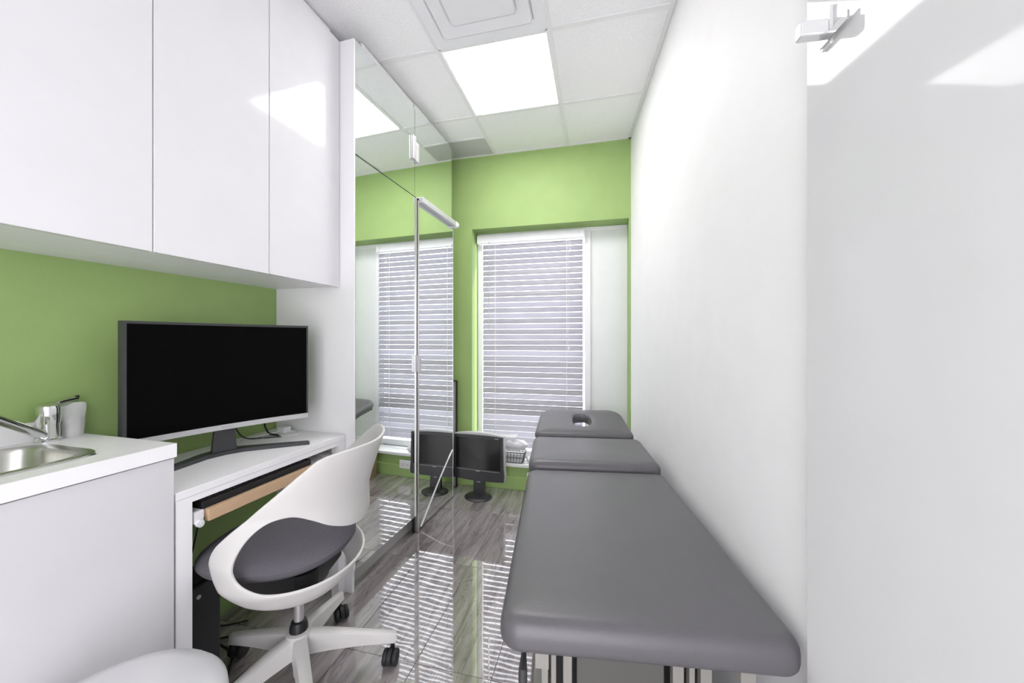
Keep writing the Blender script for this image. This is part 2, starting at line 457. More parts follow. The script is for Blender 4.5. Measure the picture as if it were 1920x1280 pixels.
bmesh.ops.recalc_face_normals(bm, faces=bm.faces); obj('outer_frame', bm, 'diffuser_white', vt, world=True)
bm = BM(); ring(bm, cx, cy, .228, .222, CE+.010, CE-.012, .02); ring(bm, cx, cy, .222, .168, CE-.012, CE-.006); ring(bm, cx, cy, .168, .155, CE-.006, CE+.014)
obj('cone', bm, 'diffuser_white', vt, world=True)
bm = BM(); A, B = ring(bm, cx, cy, .160, .154, CE+.006, CE-.013, .018); bm.faces.new(B)
obj('centre_plate', bm, 'diffuser_white', vt, world=True)
obj('duct_throat', box(x0, x1, y0, y1, CE+.02, CE+.028), 'vent_grey', vt, world=True)

x0, x1 = GX[1]+tb, GX[2]-tb
vg = thing('return_grille', 'grey ceiling panel in the corner above the mirror', 'air vent', ((x0+x1)/2, 2.76, CE))
bm = box(x0, x1, 2.640, 2.878, CE+.001, CE+.012, bev=.002)
obj('panel', bm, 'vent_grey', vg, world=True)
obj('edge_trim', box(x0, x1, 2.626, 2.640, CE-.001, CE+.012), 'tbar_white', vg, world=True)

# ------------------------------------------------------------------ wall cabinets (left frame)
CF, CB, CT = -1.222, 1.473, 2.667
seams = [-.39, .02, .40, .785, 1.155, 1.529]
names = ['nearest the doorway and out of the frame', 'at the left edge of the picture behind the camera', 'at the left edge of the photo, above the sink',
         'middle one of the row, above the monitor', 'beside the mirrored closet']
for k in (2, 3, 4):
    a, b_ = seams[k], seams[k+1]
    t = thing('wall_cabinet', 'glossy white wall cabinet, ' + names[k], 'cabinet', (WL+.2, (a+b_)/2, CB), left=True, group='glossy white wall cabinets')
    obj('body', box(WL+.002, CF-.021, a+.0008, b_-.0008, CB+.004, CT-.001), 'white_satin', t, world=True)
    obj('door', box(CF-.019, CF, a+.0015, b_-.0015, CB, CT-.003, bev=.0012, seg=1), 'cabinet_gloss', t, world=True)
    obj('added_gap_filler', box(CF-.12, CF-.055, a+.0008, b_-.0008, CT, CE-.003), 'white_satin', t, world=True)  # added white block that keeps the gap above the cabinets from going dark

# ------------------------------------------------------------------ mirrored closet (left frame)
MX = -1.137
cl = thing('mirrored_closet', 'tall white closet fronted with large frameless mirror panels', 'closet', (-1.38, 2.1, 0), left=True)
obj('side_panel', box(WL+.002, MX-.016, 1.531, 1.549, .0, 2.665), 'white_satin', cl, world=True)
obj('body', box(WL+.004, MX-.075, 1.549, 2.610, .0, 2.660), 'white_satin', cl, world=True)
obj('added_gap_filler', box(MX-.11, MX-.045, 1.64, 2.605, 2.6915, CE-.003), 'white_satin', cl, world=True)  # added behind the mirror tops so the ceiling gap does not look dark
obj('corner_trim', box(MX-.016, MX-.001, 1.527, 1.536, .11, 2.662, bev=.001), 'white_satin', cl, world=True)
def mirror(name, y0, y1, z0, z1, front=MX):
    o = obj(name, box(front-.006, front, y0, y1, z0, z1), 'mirror', cl, world=True)
    bm = box(front-.014, front-.006, y0, y1, z0, z1)
    obj('mirror_backing', bm, 'mirror_edge', o, world=True)
    return o
mirror('upper_mirror', 1.537, 2.078, 2.112, 2.660)
mirror('lower_mirror', 1.537, 2.083, .112, 2.106)
mirror('upper_mirror', 2.082, 2.618, 2.112, 2.690)
md = mirror('mirror_door', 2.122, 2.640, .012, 2.098)
obj('edge_profile', box(MX-.014, MX+.006, 2.084, 2.096, .112, 2.106, bev=.002), 'aluminium', cl, world=True)
obj('edge_profile', box(MX-.014, MX+.008, 2.108, 2.122, .004, 2.098, bev=.002), 'aluminium', cl, world=True)
obj('shadow_gap', box(MX-.03, MX-.012, 2.096, 2.108, .0, 2.11), 'black_plastic', cl, world=True)
obj('kick_strip', box(MX-.074, MX-.062, 1.549, 2.610, 0, .11), 'trim_grey', cl, world=True)
obj('glass_edge', box(MX-.014, MX+.001, 2.640, 2.6425, .012, 2.098), 'mirror_edge', md, world=True)
for (yc, zc, h) in ((2.080, 2.405, .145), (2.104, 1.068, .105)):
    hg = obj('clamp', box(MX-.001, MX+.014, yc-.040, yc-.004, zc-h/2, zc+h/2, bev=.003), 'satin_metal', cl, world=True)
    obj('clamp_plate', box(MX-.001, MX+.016, yc-.003, yc+.030, zc-h/2-.004, zc+h/2*.6, bev=.003), 'satin_metal', hg, world=True)
rl = obj('rail', box(MX+.001, MX+.034, 2.124, 2.63, 2.086, 2.124, bev=.004), 'bezel_silver', cl, world=True)
obj('rail_cap', add_lathe(BM(), [(0, 0), (.024, 0), (.026, .004), (.026, .030), (.02, .036), (0, .037)], 20, Matrix.Translation((MX+.017, 2.63, 2.103)) @ Matrix.Rotation(R(-90), 4, 'X')), 'vinyl_white', rl, world=True, smooth=True)
# pale line across the mirror door
cp = catmull([(MX+.003, 2.636, .372), (MX+.003, 2.59, .345), (MX+.003, 2.445, .245), (MX+.003, 2.29, .125), (MX+.003, 2.155, .016)], 8)
wc = obj('white_cable', add_tube(BM(), [LM @ p for p in cp], .0026, 6), 'cord_white', smooth=True)
tag(wc, 'thin white cable curving down the front of the mirror door', 'cable')

# board stored in the gap beyond the closet
bd = thing('framed_board', 'grey board with a black edge standing upright behind the mirror door', 'board', (-1.38, 2.84, 0))
obj('panel', box(-1.54, -1.148, 2.835, 2.850, .004, .872), 'board_face', bd, world=True)
bm = BM(); add_box(bm, -1.148, -1.139, 2.830, 2.853, .0, .880); add_box(bm, -1.549, -1.54, 2.830, 2.853, .0, .880); add_box(bm, -1.54, -1.148, 2.830, 2.853, .872, .880)
obj('edge_frame', bm, 'black_plastic', bd, world=True)

# ------------------------------------------------------------------ sink unit (left frame)
KT = .915; KF = -1.178; KE = .817
sb = thing('sink_cabinet', 'glossy white base cabinet under the sink', 'cabinet', (-1.4, .4, 0), left=True)
obj('body', box(WL+.002, KF-.026, .02, KE-.004, .10, KT-.22), 'white_satin', sb, world=True)
obj('end_panel', box(WL+.002, KF-.026, KE-.022, KE-.0035, .0, KT-.041), 'white_satin', sb, world=True)
obj('plinth', box(WL+.002, KF-.07, .02, KE-.023, 0, .10), 'white_satin', sb, world=True)
obj('door', box(KF-.025, KF-.006, .40, KE-.003, .09, KT-.044, bev=.0012, seg=1), 'base_gloss', sb, world=True)
obj('door', box(KF-.025, KF-.006, .003, .397, .09, KT-.044, bev=.0012, seg=1), 'base_gloss', sb, world=True)

ct = thing('countertop', 'white laminate countertop with low backsplash, cut out for the sink', 'countertop', (-1.4, .4, KT-.04), left=True)
SX0, SX1, SY0, SY1 = -1.545, -1.262, .22, .690      # sink cut-out
bm = BM()
add_box(bm, WL+.003, SX0, 0, KE, KT-.04, KT); add_box(bm, SX1, KF, 0, KE, KT-.04, KT)
add_box(bm, SX0, SX1, 0, SY0, KT-.04, KT); add_box(bm, SX0, SX1, SY1, KE, KT-.04, KT)
bmesh.ops.remove_doubles(bm, verts=bm.verts, dist=1e-5)
es = [e for e in bm.edges if all(abs(v.co.x-KF) < 1e-4 for v in e.verts) and all(abs(v.co.z-KT) < 1e-4 for v in e.verts)]
obj('worktop', bm, 'white_satin', ct, world=True)
obj('backsplash', box(WL+.002, WL+.010, 0, .715, KT, KT+.058, bev=.002), 'white_satin', ct, world=True)

sk = thing('sink', 'stainless steel inset sink with rounded corners', 'sink', (-1.4, .46, KT-.15), left=True)
def rrect(cx, cy, hx, hy, rr, n=6):
    out = []
    for qx, qy, a0 in ((1, 1, 0), (-1, 1, 90), (-1, -1, 180), (1, -1, 270)):
        for k in range(n+1):
            an = R(a0 + 90*k/n); out.append((cx+qx*(hx-rr)+rr*math.cos(an), cy+qy*(hy-rr)+rr*math.sin(an)))
    return out
def loft(bm, loops):
    L = [[bm.verts.new(p) for p in lp] for lp in loops]
    n = len(L[0])
    for a, b_ in zip(L, L[1:]):
        for k in range(n): bm.faces.new((a[k], a[(k+1) % n], b_[(k+1) % n], b_[k]))
    return L
scx, scy = (SX0+SX1)/2, (SY0+SY1)/2; hx, hy = (SX1-SX0)/2, (SY1-SY0)/2
def lp(dx, rr, z): return [(x, y, z) for x, y in rrect(scx, scy, hx+dx, hy+dx, rr)]
bm = BM(); loft(bm, [lp(.014, .075, KT+.0005), lp(.013, .074, KT+.004), lp(.0, .068, KT+.005), lp(-.012, .065, KT+.0035)])
bmesh.ops.recalc_face_normals(bm, faces=bm.faces); obj('rim', bm, 'steel', sk, world=True, smooth=True)
bm = BM(); L = loft(bm, [lp(-.012, .065, KT+.0035), lp(-.016, .062, KT-.005), lp(-.024, .06, KT-.10), lp(-.045, .05, KT-.138), lp(-.08, .04, KT-.146)]); bm.faces.new(L[-1])
bmesh.ops.recalc_face_normals(bm, faces=bm.faces); bmesh.ops.reverse_faces(bm, faces=bm.faces); obj('bowl', bm, 'steel', sk, world=True, smooth=True)
obj('drain', add_lathe(BM(), [(0, 0), (.022, .0), (.03, .003), (.034, .001)], 20, Matrix.Translation((scx, scy, KT-.146))), 'chrome', sk, world=True, smooth=True)

fx, fy = -1.574, .728
fc = thing('faucet', 'chrome single-lever mixer tap behind the sink', 'faucet', (fx, fy, KT), left=True)
obj('tap_body', add_lathe(BM(), [(0, 0), (.029, 0), (.029, .006), (.0235, .010), (.0235, .052), (.0255, .056), (.0255, .098), (.023, .106), (.012, .111), (0, .112)], 28), 'chrome', fc, smooth=True)
sp = catmull([(.010, -.014, .022), (.035, -.05, .046), (.085, -.12, .092), (.118, -.168, .122), (.128, -.183, .120)], 6)
sp_o = obj('spout', add_tube(BM(), sp, [.0125]*(len(sp)-4)+[.0125, .0125, .013, .013], 14), 'chrome', fc, smooth=True)
obj('aerator', add_lathe(BM(), [(0, 0), (.012, 0), (.012, .02), (0, .02)], 14, Matrix.Translation((.128, -.186, .098))), 'chrome', sp_o, smooth=True)
lv = catmull([(0, 0, .104), (-.012, .035, .113), (-.018, .070, .117)], 5)
lo = obj('lever', add_tube(BM(), lv, [.009]*3+[.006]*(len(lv)-3), 10), 'chrome', fc, smooth=True)
obj('lever_tip', add_lathe(BM(), [(0, -.004), (.005, -.003), (.005, .004), (0, .005)], 10, Matrix.Translation((-.018, .07, .122))), 'black_plastic', lo)

# clear plastic sleeve standing behind the tap
sv = thing('plastic_sleeve', 'crumpled clear plastic sleeve standing beside the tap', 'bag', (-1.586, .786, KT), left=True)
bm = BM(); rows = []
for j in range(7):
    z = .102*j/6; row = []
    for k in range(17):
        an = 2*math.pi*k/16; w = .021+.003*math.sin(3*an+j)+.004*(j/6); d = .018*(1-.55*(j/6)) + .003*math.sin(5*an+2*j)
        row.append((w*math.cos(an)*.55, w*math.sin(an)*1.15+.004*math.sin(j*1.3), z + (.006*math.sin(2*an) if j == 6 else 0)) if False else (d*math.cos(an), w*math.sin(an)*1.15+.003*math.sin(j*1.3), z + (.005*math.sin(2*an+1) if j == 6 else 0)))
    rows.append(row[:-1])
L = loft(bm, rows); bm.faces.new(list(reversed(L[0])))
obj('film', bm, 'clear_film', sv, smooth=True)
obj('contents', add_prism(BM(), rrect(0, 0, .008, .014, .005, 3), .002, .058), 'clear_film', sv)

# ------------------------------------------------------------------ desk (left frame)
DT = .763; DF = -1.188; D0, D1 = .820, 1.529
dk = thing('desk', 'white built-in desk between the sink cabinet and the closet', 'desk', (-1.4, 1.16, 0), left=True)
obj('desktop', box(WL+.003, DF, D0, D1, DT-.024, DT, bev=.0012, seg=1), 'white_satin', dk, world=True)
obj('apron', box(DF-.02, DF-.001, D0+.045, D1-.045, DT-.043, DT-.0245), 'white_satin', dk, world=True)
obj('leg', box(DF-.04, DF-.001, D0+.001, D0+.045, 0, DT-.0245), 'white_satin', dk, world=True)
obj('leg', box(DF-.04, DF-.001, D1-.045, D1-.001, 0, DT-.0245), 'white_satin', dk, world=True)
obj('wall_cleat', box(WL+.004, WL+.022, D0+.002, D1-.002, DT-.075, DT-.0245), 'white_satin', dk, world=True)

kt = thing('keyboard_tray', 'white slide-out keyboard tray with a beech front edge under the desk', 'tray', (-1.33, 1.16, .65), left=True)
TZ0, TZ1 = .640, .682
obj('shelf', box(DF-.27, DF-.016, D0+.085, D1-.09, TZ0+.012, TZ1-.008), 'white_satin', kt, world=True)
obj('front_edge', box(DF-.016, DF+.004, D0+.090, D1-.09, TZ0, TZ1-.004, bev=.001), 'tray_wood', kt, world=True)
for y in (D0+.053, D1-.080):
    sr = obj('slide_rail', box(DF-.27, DF-.004, y, y+.027, TZ0+.004, TZ1, bev=.002), 'white_gloss', kt, world=True)
    obj('roller', add_lathe(BM(), [(0, 0), (.011, 0), (.011, .010), (.004, .010), (.004, .013), (0, .013)], 14, Matrix.Translation((DF-.004, y+.012, TZ0+.004)) @ Matrix.Rotation(R(90), 4, 'Y')), 'white_gloss', sr, world=True, smooth=True)
    obj('hanger', box(DF-.20, DF-.10, y+.002, y+.008, TZ1, DT-.0245), 'white_gloss', kt, world=True)

kb = thing('keyboard', 'black computer keyboard lying on the pull-out tray', 'keyboard', (DF-.10, 1.13, TZ1-.008), left=True)
obj('case', box(DF-.165, DF-.022, .905, 1.345, TZ1-.008, TZ1+.018, bev=.004), 'keyboard_black', kb, world=True)
km = None
for i in range(5):
    for j in range(20):
        yy = .918 + j*.0207; xx = DF-.040 - i*.0245
        if km is None: o = obj('key', box(-.0095, .0095, -.0085, .0085, 0, .006, bev=.0015, seg=1), 'key_black', kb); km = o.data
        else: o = obj('key', None, None, kb, mesh=km)
        p = frame_of(kb).inverted() @ (LM @ Vector((xx, yy, TZ1+.017))); o.location = p

# curved monitor on the desk
mc = Vector((-1.414, 1.138)); tr = Vector((-1.305, 1.408)); tl = Vector((-1.523, .868))
d = (tr-tl).normalized(); ang = math.atan2(d.y, d.x)       # panel runs along local +x, faces local -y
mo = thing('curved_monitor', 'large curved black monitor with a silver lower bezel on the desk', 'monitor', (mc.x, mc.y, DT), ang)
WM, ZB, ZT, RC = .584, .106, .518, 1.5
def arc_panel(bm, w0, w1, z0, z1, f0, f1, n=24, bevel=0):
    """solid between radius offsets f0 (front) and f1 (back), curved about a vertical axis in front"""
    loops = []
    for k in range(n+1):
        s = w0 + (w1-w0)*k/n; a = s/RC
        def P(off, z): rr = RC+off; return (rr*math.sin(a), -RC + rr*math.cos(a), z)
        loops.append([bm.verts.new(P(f0, z0)), bm.verts.new(P(f0, z1)), bm.verts.new(P(f1, z1)), bm.verts.new(P(f1, z0))])
    for a, b_ in zip(loops, loops[1:]):
        for k in range(4): bm.faces.new((a[k], a[(k+1) % 4], b_[(k+1) % 4], b_[k]))
    bm.faces.new(loops[0]); bm.faces.new(list(reversed(loops[-1])))
    bmesh.ops.recalc_face_normals(bm, faces=bm.faces)
    return bm
h = WM/2
obj('back_shell', arc_panel(BM(), -h, h, ZB, ZT, .006, .030), 'bezel_dark', mo)
obj('screen', arc_panel(BM(), -h+.010, h-.006, ZB+.020, ZT-.009, .000, .006), 'screen_black', mo)
bm = BM(); arc_panel(bm, -h, h, ZT-.009, ZT, -.002, .006); arc_panel(bm, -h, -h+.010, ZB, ZT-.009, -.002, .006); arc_panel(bm, h-.006, h, ZB+.02, ZT-.009, -.002, .006)
obj('bezel', bm, 'bezel_dark', mo)
ch = obj('chin', arc_panel(BM(), -h+.010, h, ZB, ZB+.0195, -.003, .006), 'bezel_silver', mo)
obj('logo_mark', box(-.020, .020, -.0038, -.0032, ZB+.0075, ZB+.0115), 'mark_grey', ch)
# foot: a flat boomerang, neck rising behind
bm = BM()
ap = Vector((.0, .075)); fl_ = Vector((-.265, -.080)); fr_ = Vector((.265, -.080))
pts = [fl_, Vector((-.262, -.102)), Vector((-.06, .012)), Vector((0, .022)), Vector((.06, .012)), Vector((.262, -.102)), fr_, Vector((.07, .062)), Vector((0, .085)), Vector((-.07, .062))]
add_prism(bm, [(p.x, p.y) for p in reversed(pts)], 0, .014)
obj('foot', bm, 'stand_dark', mo)
bm = BM()
lo = [(-.040, .030, .014), (.040, .030, .014), (.034, .075, .014), (-.034, .075, .014)]
hi = [(-.026, .034, .19), (.026, .034, .19), (.022, .060, .19), (-.022, .060, .19)]
loft(bm, [lo, hi]); bm.faces.new([v for v in bm.verts][4:8]); bm.faces.new(list(reversed([v for v in bm.verts][0:4])))
bmesh.ops.recalc_face_normals(bm, faces=bm.faces); obj('neck', bm, 'stand_dark', mo)

# desk cables and charger
def cable(name, pts, rad, m, label, left=False):
    q = catmull(pts, 8)
    if left: q = [LM @ p for p in q]
    return tag(obj(name, add_tube(BM(), q, rad, 6), m, smooth=True), label, 'cable')
cable('power_cable', [(-1.50, 1.22, .93), (-1.52, 1.25, .86), (-1.55, 1.30, .80), (-1.545, 1.335, .771), (-1.50, 1.37, .768), (-1.44, 1.41, .768)], .003, 'black_plastic', 'thin black cable looping down behind the monitor foot')
cable('video_cable', [(-1.475, 1.28, .93), (-1.50, 1.33, .875), (-1.53, 1.40, .835), (-1.545, 1.425, .80), (-1.53, 1.432, .771), (-1.475, 1.425, .768), (-1.45, 1.41, .768)], .004, 'black_plastic', 'thick black cable running from the monitor towards the closet')
ch = thing('usb_charger', 'small white power adapter at the back of the desk', 'charger', (-1.50, 1.478, DT), left=True)
obj('adapter_body', box(-1.522, -1.478, 1.452, 1.494, DT, DT+.028, bev=.003), 'white_gloss', ch, world=True)
obj('cord', add_tube(BM(), catmull([(-1.50, 1.452, DT+.012), (-1.53, 1.40, DT+.006), (-1.56, 1.33, DT+.004), (-1.54, 1.29, DT+.004)], 6), .0022, 6), 'cord_white', ch, world=True)
obj('cord', add_tube(BM(), catmull([(-1.478, 1.475, DT+.01), (-1.43, 1.49, DT+.004), (-1.40, 1.45, DT+.003), (-1.43, 1.40, DT+.003)], 6), .0022, 6), 'cord_white', ch, world=True)

# computer tower and floor cables under the desk
pc = thing('computer_tower', 'black desktop computer tower in the dark under the desk', 'computer', (-1.44, .93, 0), left=True)
obj('case', box(-1.575, -1.29, .865, 1.015, .012, .40, bev=.006), 'black_plastic', pc, world=True)
obj('front_panel', box(-1.29, -1.275, .868, 1.012, .016, .396, bev=.005), 'dark_plastic', pc, world=True)
for y in (.885, .995):
    obj('foot', box(-1.55, -1.53, y-.01, y+.01, 0, .012), 'rubber', pc, world=True); obj('foot', box(-1.32, -1.30, y-.01, y+.01, 0, .012), 'rubber', pc, world=True)
obj('power_button', add_lathe(BM(), [(0, 0), (.007, 0), (.007, .002), (0, .002)], 12, Matrix.Translation((-1.275, .94, .36)) @ Matrix.Rotation(R(90), 4, 'Y')), 'bezel_silver', pc, world=True)
cable('computer_cable', [(-1.585, 1.00, .30), (-1.595, 1.05, .36), (-1.59, 1.09, .30), (-1.575, 1.11, .20), (-1.58, 1.14, .10), (-1.55, 1.20, .012), (-1.46, 1.26, .008)], .0035, 'black_plastic', 'black cable hanging in a loop behind the computer tower', True)
cable('computer_cable', [(-1.59, 1.22, .69), (-1.59, 1.16, .50), (-1.58, 1.12, .36), (-1.59, 1.08, .22), (-1.56, 1.10, .08), (-1.50, 1.14, .008), (-1.40, 1.13, .006)], .003, 'black_plastic', 'black cable dropping from the desk to the floor beside the tower', True)
cable('computer_cable', [(-1.58, .99, .10), (-1.56, 1.05, .05), (-1.52, 1.12, .012), (-1.42, 1.18, .008), (-1.34, 1.10, .008), (-1.28, 1.04, .006)], .0035, 'black_plastic', 'black cable lying on the floor under the desk', True)

# ------------------------------------------------------------------ desk chair
cx0, cy0 = -1.032, 1.085
chr_ = thing('desk_chair', 'white plastic swivel chair with wraparound shell and grey seat, at the desk', 'chair', (cx0, cy0, 0), R(14))
def shell_R(z):
    ks = [(.38, .165), (.42, .205), (.47, .238), (.55, .250), (.62, .246), (.70, .246), (.80, .280), (.90, .316)]
    for (a, ra), (b_, rb) in zip(ks, ks[1:]):
        if z <= b_: t = (z-a)/(b_-a); return ra+(rb-ra)*max(t, 0)
    return ks[-1][1]
outer = [(0, .872), (28, .876), (46, .868), (56, .835), (72, .772), (90, .708), (107, .650), (120, .602), (127, .552), (123, .488), (104, .428), (75, .398), (40, .384), (0, .382)]
inner = [(0, .592), (18, .602), (36, .634), (50, .672), (63, .698), (77, .690), (89, .655), (98, .605), (102, .555), (98, .512), (84, .482), (62, .468), (36, .460), (0, .458)]
def full(half): return [(a, z) for a, z in half] + [(-a, z) for a, z in reversed(half[1:-1])]
oc = catmull([(a, z, 0) for a, z in full(outer)], 8, True); ic = catmull([(a, z, 0) for a, z in full(inner)], 8, True)
bm = BM(); rings = []
NM = 6
for k in range(NM+1):
    t = k/NM; rg = []
    for p, q in zip(oc, ic):
        a = p.x+(q.x-p.x)*t; z = p.y+(q.y-p.y)*t
        rr = shell_R(z) + .010*(1-(2*t-1)**2)*0
        # squash: a little flatter across the back
        an = R(a); x = rr*math.cos(an)*(.92 if abs(a) < 90 else 1.0); y = rr*math.sin(an)
        rg.append(bm.verts.new((x, y, z)))
    rings.append(rg)
n = len(rings[0])
for a, b_ in zip(rings, rings[1:]):
    for k in range(n): bm.faces.new((a[k], a[(k+1) % n], b_[(k+1) % n], b_[k]))
bmesh.ops.recalc_face_normals(bm, faces=bm.faces)
sh = obj('shell', bm, 'white_plastic', chr_, smooth=True)
sdm = sh.modifiers.new('thick', 'SOLIDIFY'); sdm.thickness = .009; sdm.offset = 0
bv = sh.modifiers.new('edge', 'BEVEL'); bv.width = .0025; bv.segments = 2; bv.limit_method = 'ANGLE'; bv.angle_limit = R(50)
# seat cushion: rounded superellipse, waterfall front at -x
bm = BM(); prof = [(.0, .036), (.45, .036), (.75, .033), (.92, .022), (1.0, .0), (.97, -.020), (.85, -.036), (.5, -.042), (0, -.042)]
loops = []
for s, zz in prof:
    if s == 0: loops.append(None); continue
    lpnt = []
    for k in range(48):
        an = 2*math.pi*k/48; c_, s_ = math.cos(an), math.sin(an)
        ex = 2/2.3; x = math.copysign(abs(c_)**ex, c_); y = math.copysign(abs(s_)**ex, s_)
        X = -.065+.245*s*x; Y = .012+.215*s*y
        lpnt.append((X, Y, .502+zz + .006*(Y*Y/.05) - .012*max(0, (-X-.2)/.13)**2 + .010*max(0, (X)/.18)**2))
    loops.append(lpnt)
L = loft(bm, loops[1:-1]); bm.faces.new(list(reversed(L[0]))); bm.faces.new(L[-1])
bmesh.ops.recalc_face_normals(bm, faces=bm.faces)
subd(obj('seat', bm, 'fabric_grey', chr_, smooth=True), 1)
bm = BM(); add_prism(bm, rrect(-.05, 0, .16, .13, .05, 5), .405, .462); obj('seat_pan', bm, 'black_plastic', chr_)
me_ = obj('tilt_mechanism', box(-.10, .085, -.055, .055, .355, .406, bev=.012), 'black_plastic', chr_)
obj('lift_lever', add_tube(BM(), [(-.02, .05, .385), (-.03, .17, .375), (-.03, .21, .372)], .006, 8), 'black_plastic', me_, smooth=True)
obj('gas_column', add_lathe(BM(), [(0, .14), (.016, .14), (.016, .36), (0, .36)], 18), 'satin_metal', chr_, smooth=True)
obj('column_cover', add_lathe(BM(), [(.030, .185), (.029, .210), (.024, .226), (.017, .23)], 20), 'black_plastic', chr_, smooth=True)
bm = BM(); add_lathe(bm, [(0, .115), (.030, .115), (.036, .14), (.044, .165), (.040, .192), (.030, .195), (0, .195)], 24)
add_lathe(bm, [(0, .035), (.017, .035), (.020, .12), (0, .12)], 18)
hub = obj('base_hub', bm, 'white_plastic', chr_, smooth=True)
def leg_mesh():
    bm = BM(); loops = []
    for (x, hw, z0, z1) in ((.02, .026, .118, .190), (.10, .024, .112, .172), (.20, .021, .098, .142), (.29, .0185, .080, .114), (.322, .017, .072, .104), (.330, .012, .076, .100)):
        loops.append([(x, -hw, z0), (x, hw, z0), (x, hw*.8, z1-.006), (x, hw*.45, z1), (x, -hw*.45, z1), (x, -hw*.8, z1-.006)])
    L = loft(bm, loops); bm.faces.new(list(reversed(L[0]))); bm.faces.new(L[-1])
    bmesh.ops.recalc_face_normals(bm, faces=bm.faces); return bm
def wheel_bm(y):
    return add_lathe(BM(), [(0, -.009), (.018, -.009), (.026, -.007), (.0275, -.003), (.0275, .003), (.026, .007), (.018, .009), (0, .009)], 22, Matrix.Translation((0, y, .0275)) @ Matrix.Rotation(R(90), 4, 'X'))
def caster_hood():
    bm = BM()
    add_tube(bm, [(0.022, 0, .045), (.022, 0, .080)], .008, 10)
    lo_ = []
    for y in (-.0075, .0075):
        lo_.append([(.0+.030*math.cos(R(a)), y, .0275+.030*math.sin(R(a))) for a in range(-20, 201, 20)])
    A = [bm.verts.new(p) for p in lo_[0]]; B = [bm.verts.new(p) for p in lo_[1]]
    for k in range(len(A)-1): bm.faces.new((A[k], A[k+1], B[k+1], B[k]))
    bm.faces.new(A); bm.faces.new(list(reversed(B)))
    bmesh.ops.recalc_face_normals(bm, faces=bm.faces); return bm
lm = wm = cm = None
for k, a in enumerate((32, 104, 176, 248, 320)):
    la = R(a-14)
    if lm is None: lg = obj('base_leg', leg_mesh(), 'white_plastic', chr_, smooth=True); lm = lg.data
    else: lg = obj('base_leg', None, None, chr_, mesh=lm)
    lg.rotation_euler = (0, 0, la)
    if cm is None: cs = obj('caster', caster_hood(), 'rubber', chr_, smooth=True); cm = cs.data
    else: cs = obj('caster', None, None, chr_, mesh=cm)
    ca = la + R((70, 40, 100, 20, -60)[k])
    tip = Vector((.316*math.cos(la), .316*math.sin(la)))
    cs.location = (tip.x-.022*math.cos(ca), tip.y-.022*math.sin(ca), 0); cs.rotation_euler = (0, 0, ca)
    for y in (-.0185, .0185):
        if wm is None: w = obj('wheel', wheel_bm(0), 'rubber', cs, smooth=True); wm = w.data
        else: w = obj('wheel', None, None, cs, mesh=wm)
        w.location = (0, y, 0)

# ------------------------------------------------------------------ white stool, bottom left corner
st = thing('round_stool', 'round white stool seat in the bottom left corner of the picture', 'stool', (-.968, .519, 0))
obj('seat', add_lathe(BM(), [(0, .452), (.10, .4515), (.165, .449), (.192, .443), (.203, .430), (.205, .415), (.198, .402), (.18, .397), (0, .397)], 56), 'stool_plastic', st, smooth=True)
obj('seat_plate', add_lathe(BM(), [(0, .38), (.09, .38), (.10, .397), (0, .397)], 24), 'black_plastic', st)
obj('column', add_lathe(BM(), [(0, .07), (.024, .07), (.024, .25), (.016, .25), (.016, .385), (0, .385)], 20), 'chrome', st, smooth=True)
for k in range(5):
    an = R(20+72*k)
    l = obj('base_leg', add_tube(BM(), [(.0, 0, .085), (.10, 0, .078), (.19, 0, .062)], [.018, .016, .011], 10), 'white_plastic', st, smooth=True); l.rotation_euler = (0, 0, an)
    c_ = obj('caster', add_lathe(BM(), [(0, -.010), (.02, -.010), (.0255, -.005), (.0255, .005), (.02, .010), (0, .010)], 16, Matrix.Translation((.183, 0, .0255)) @ Matrix.Rotation(R(90), 4, 'X')), 'rubber', st, smooth=True); c_.rotation_euler = (0, 0, an)

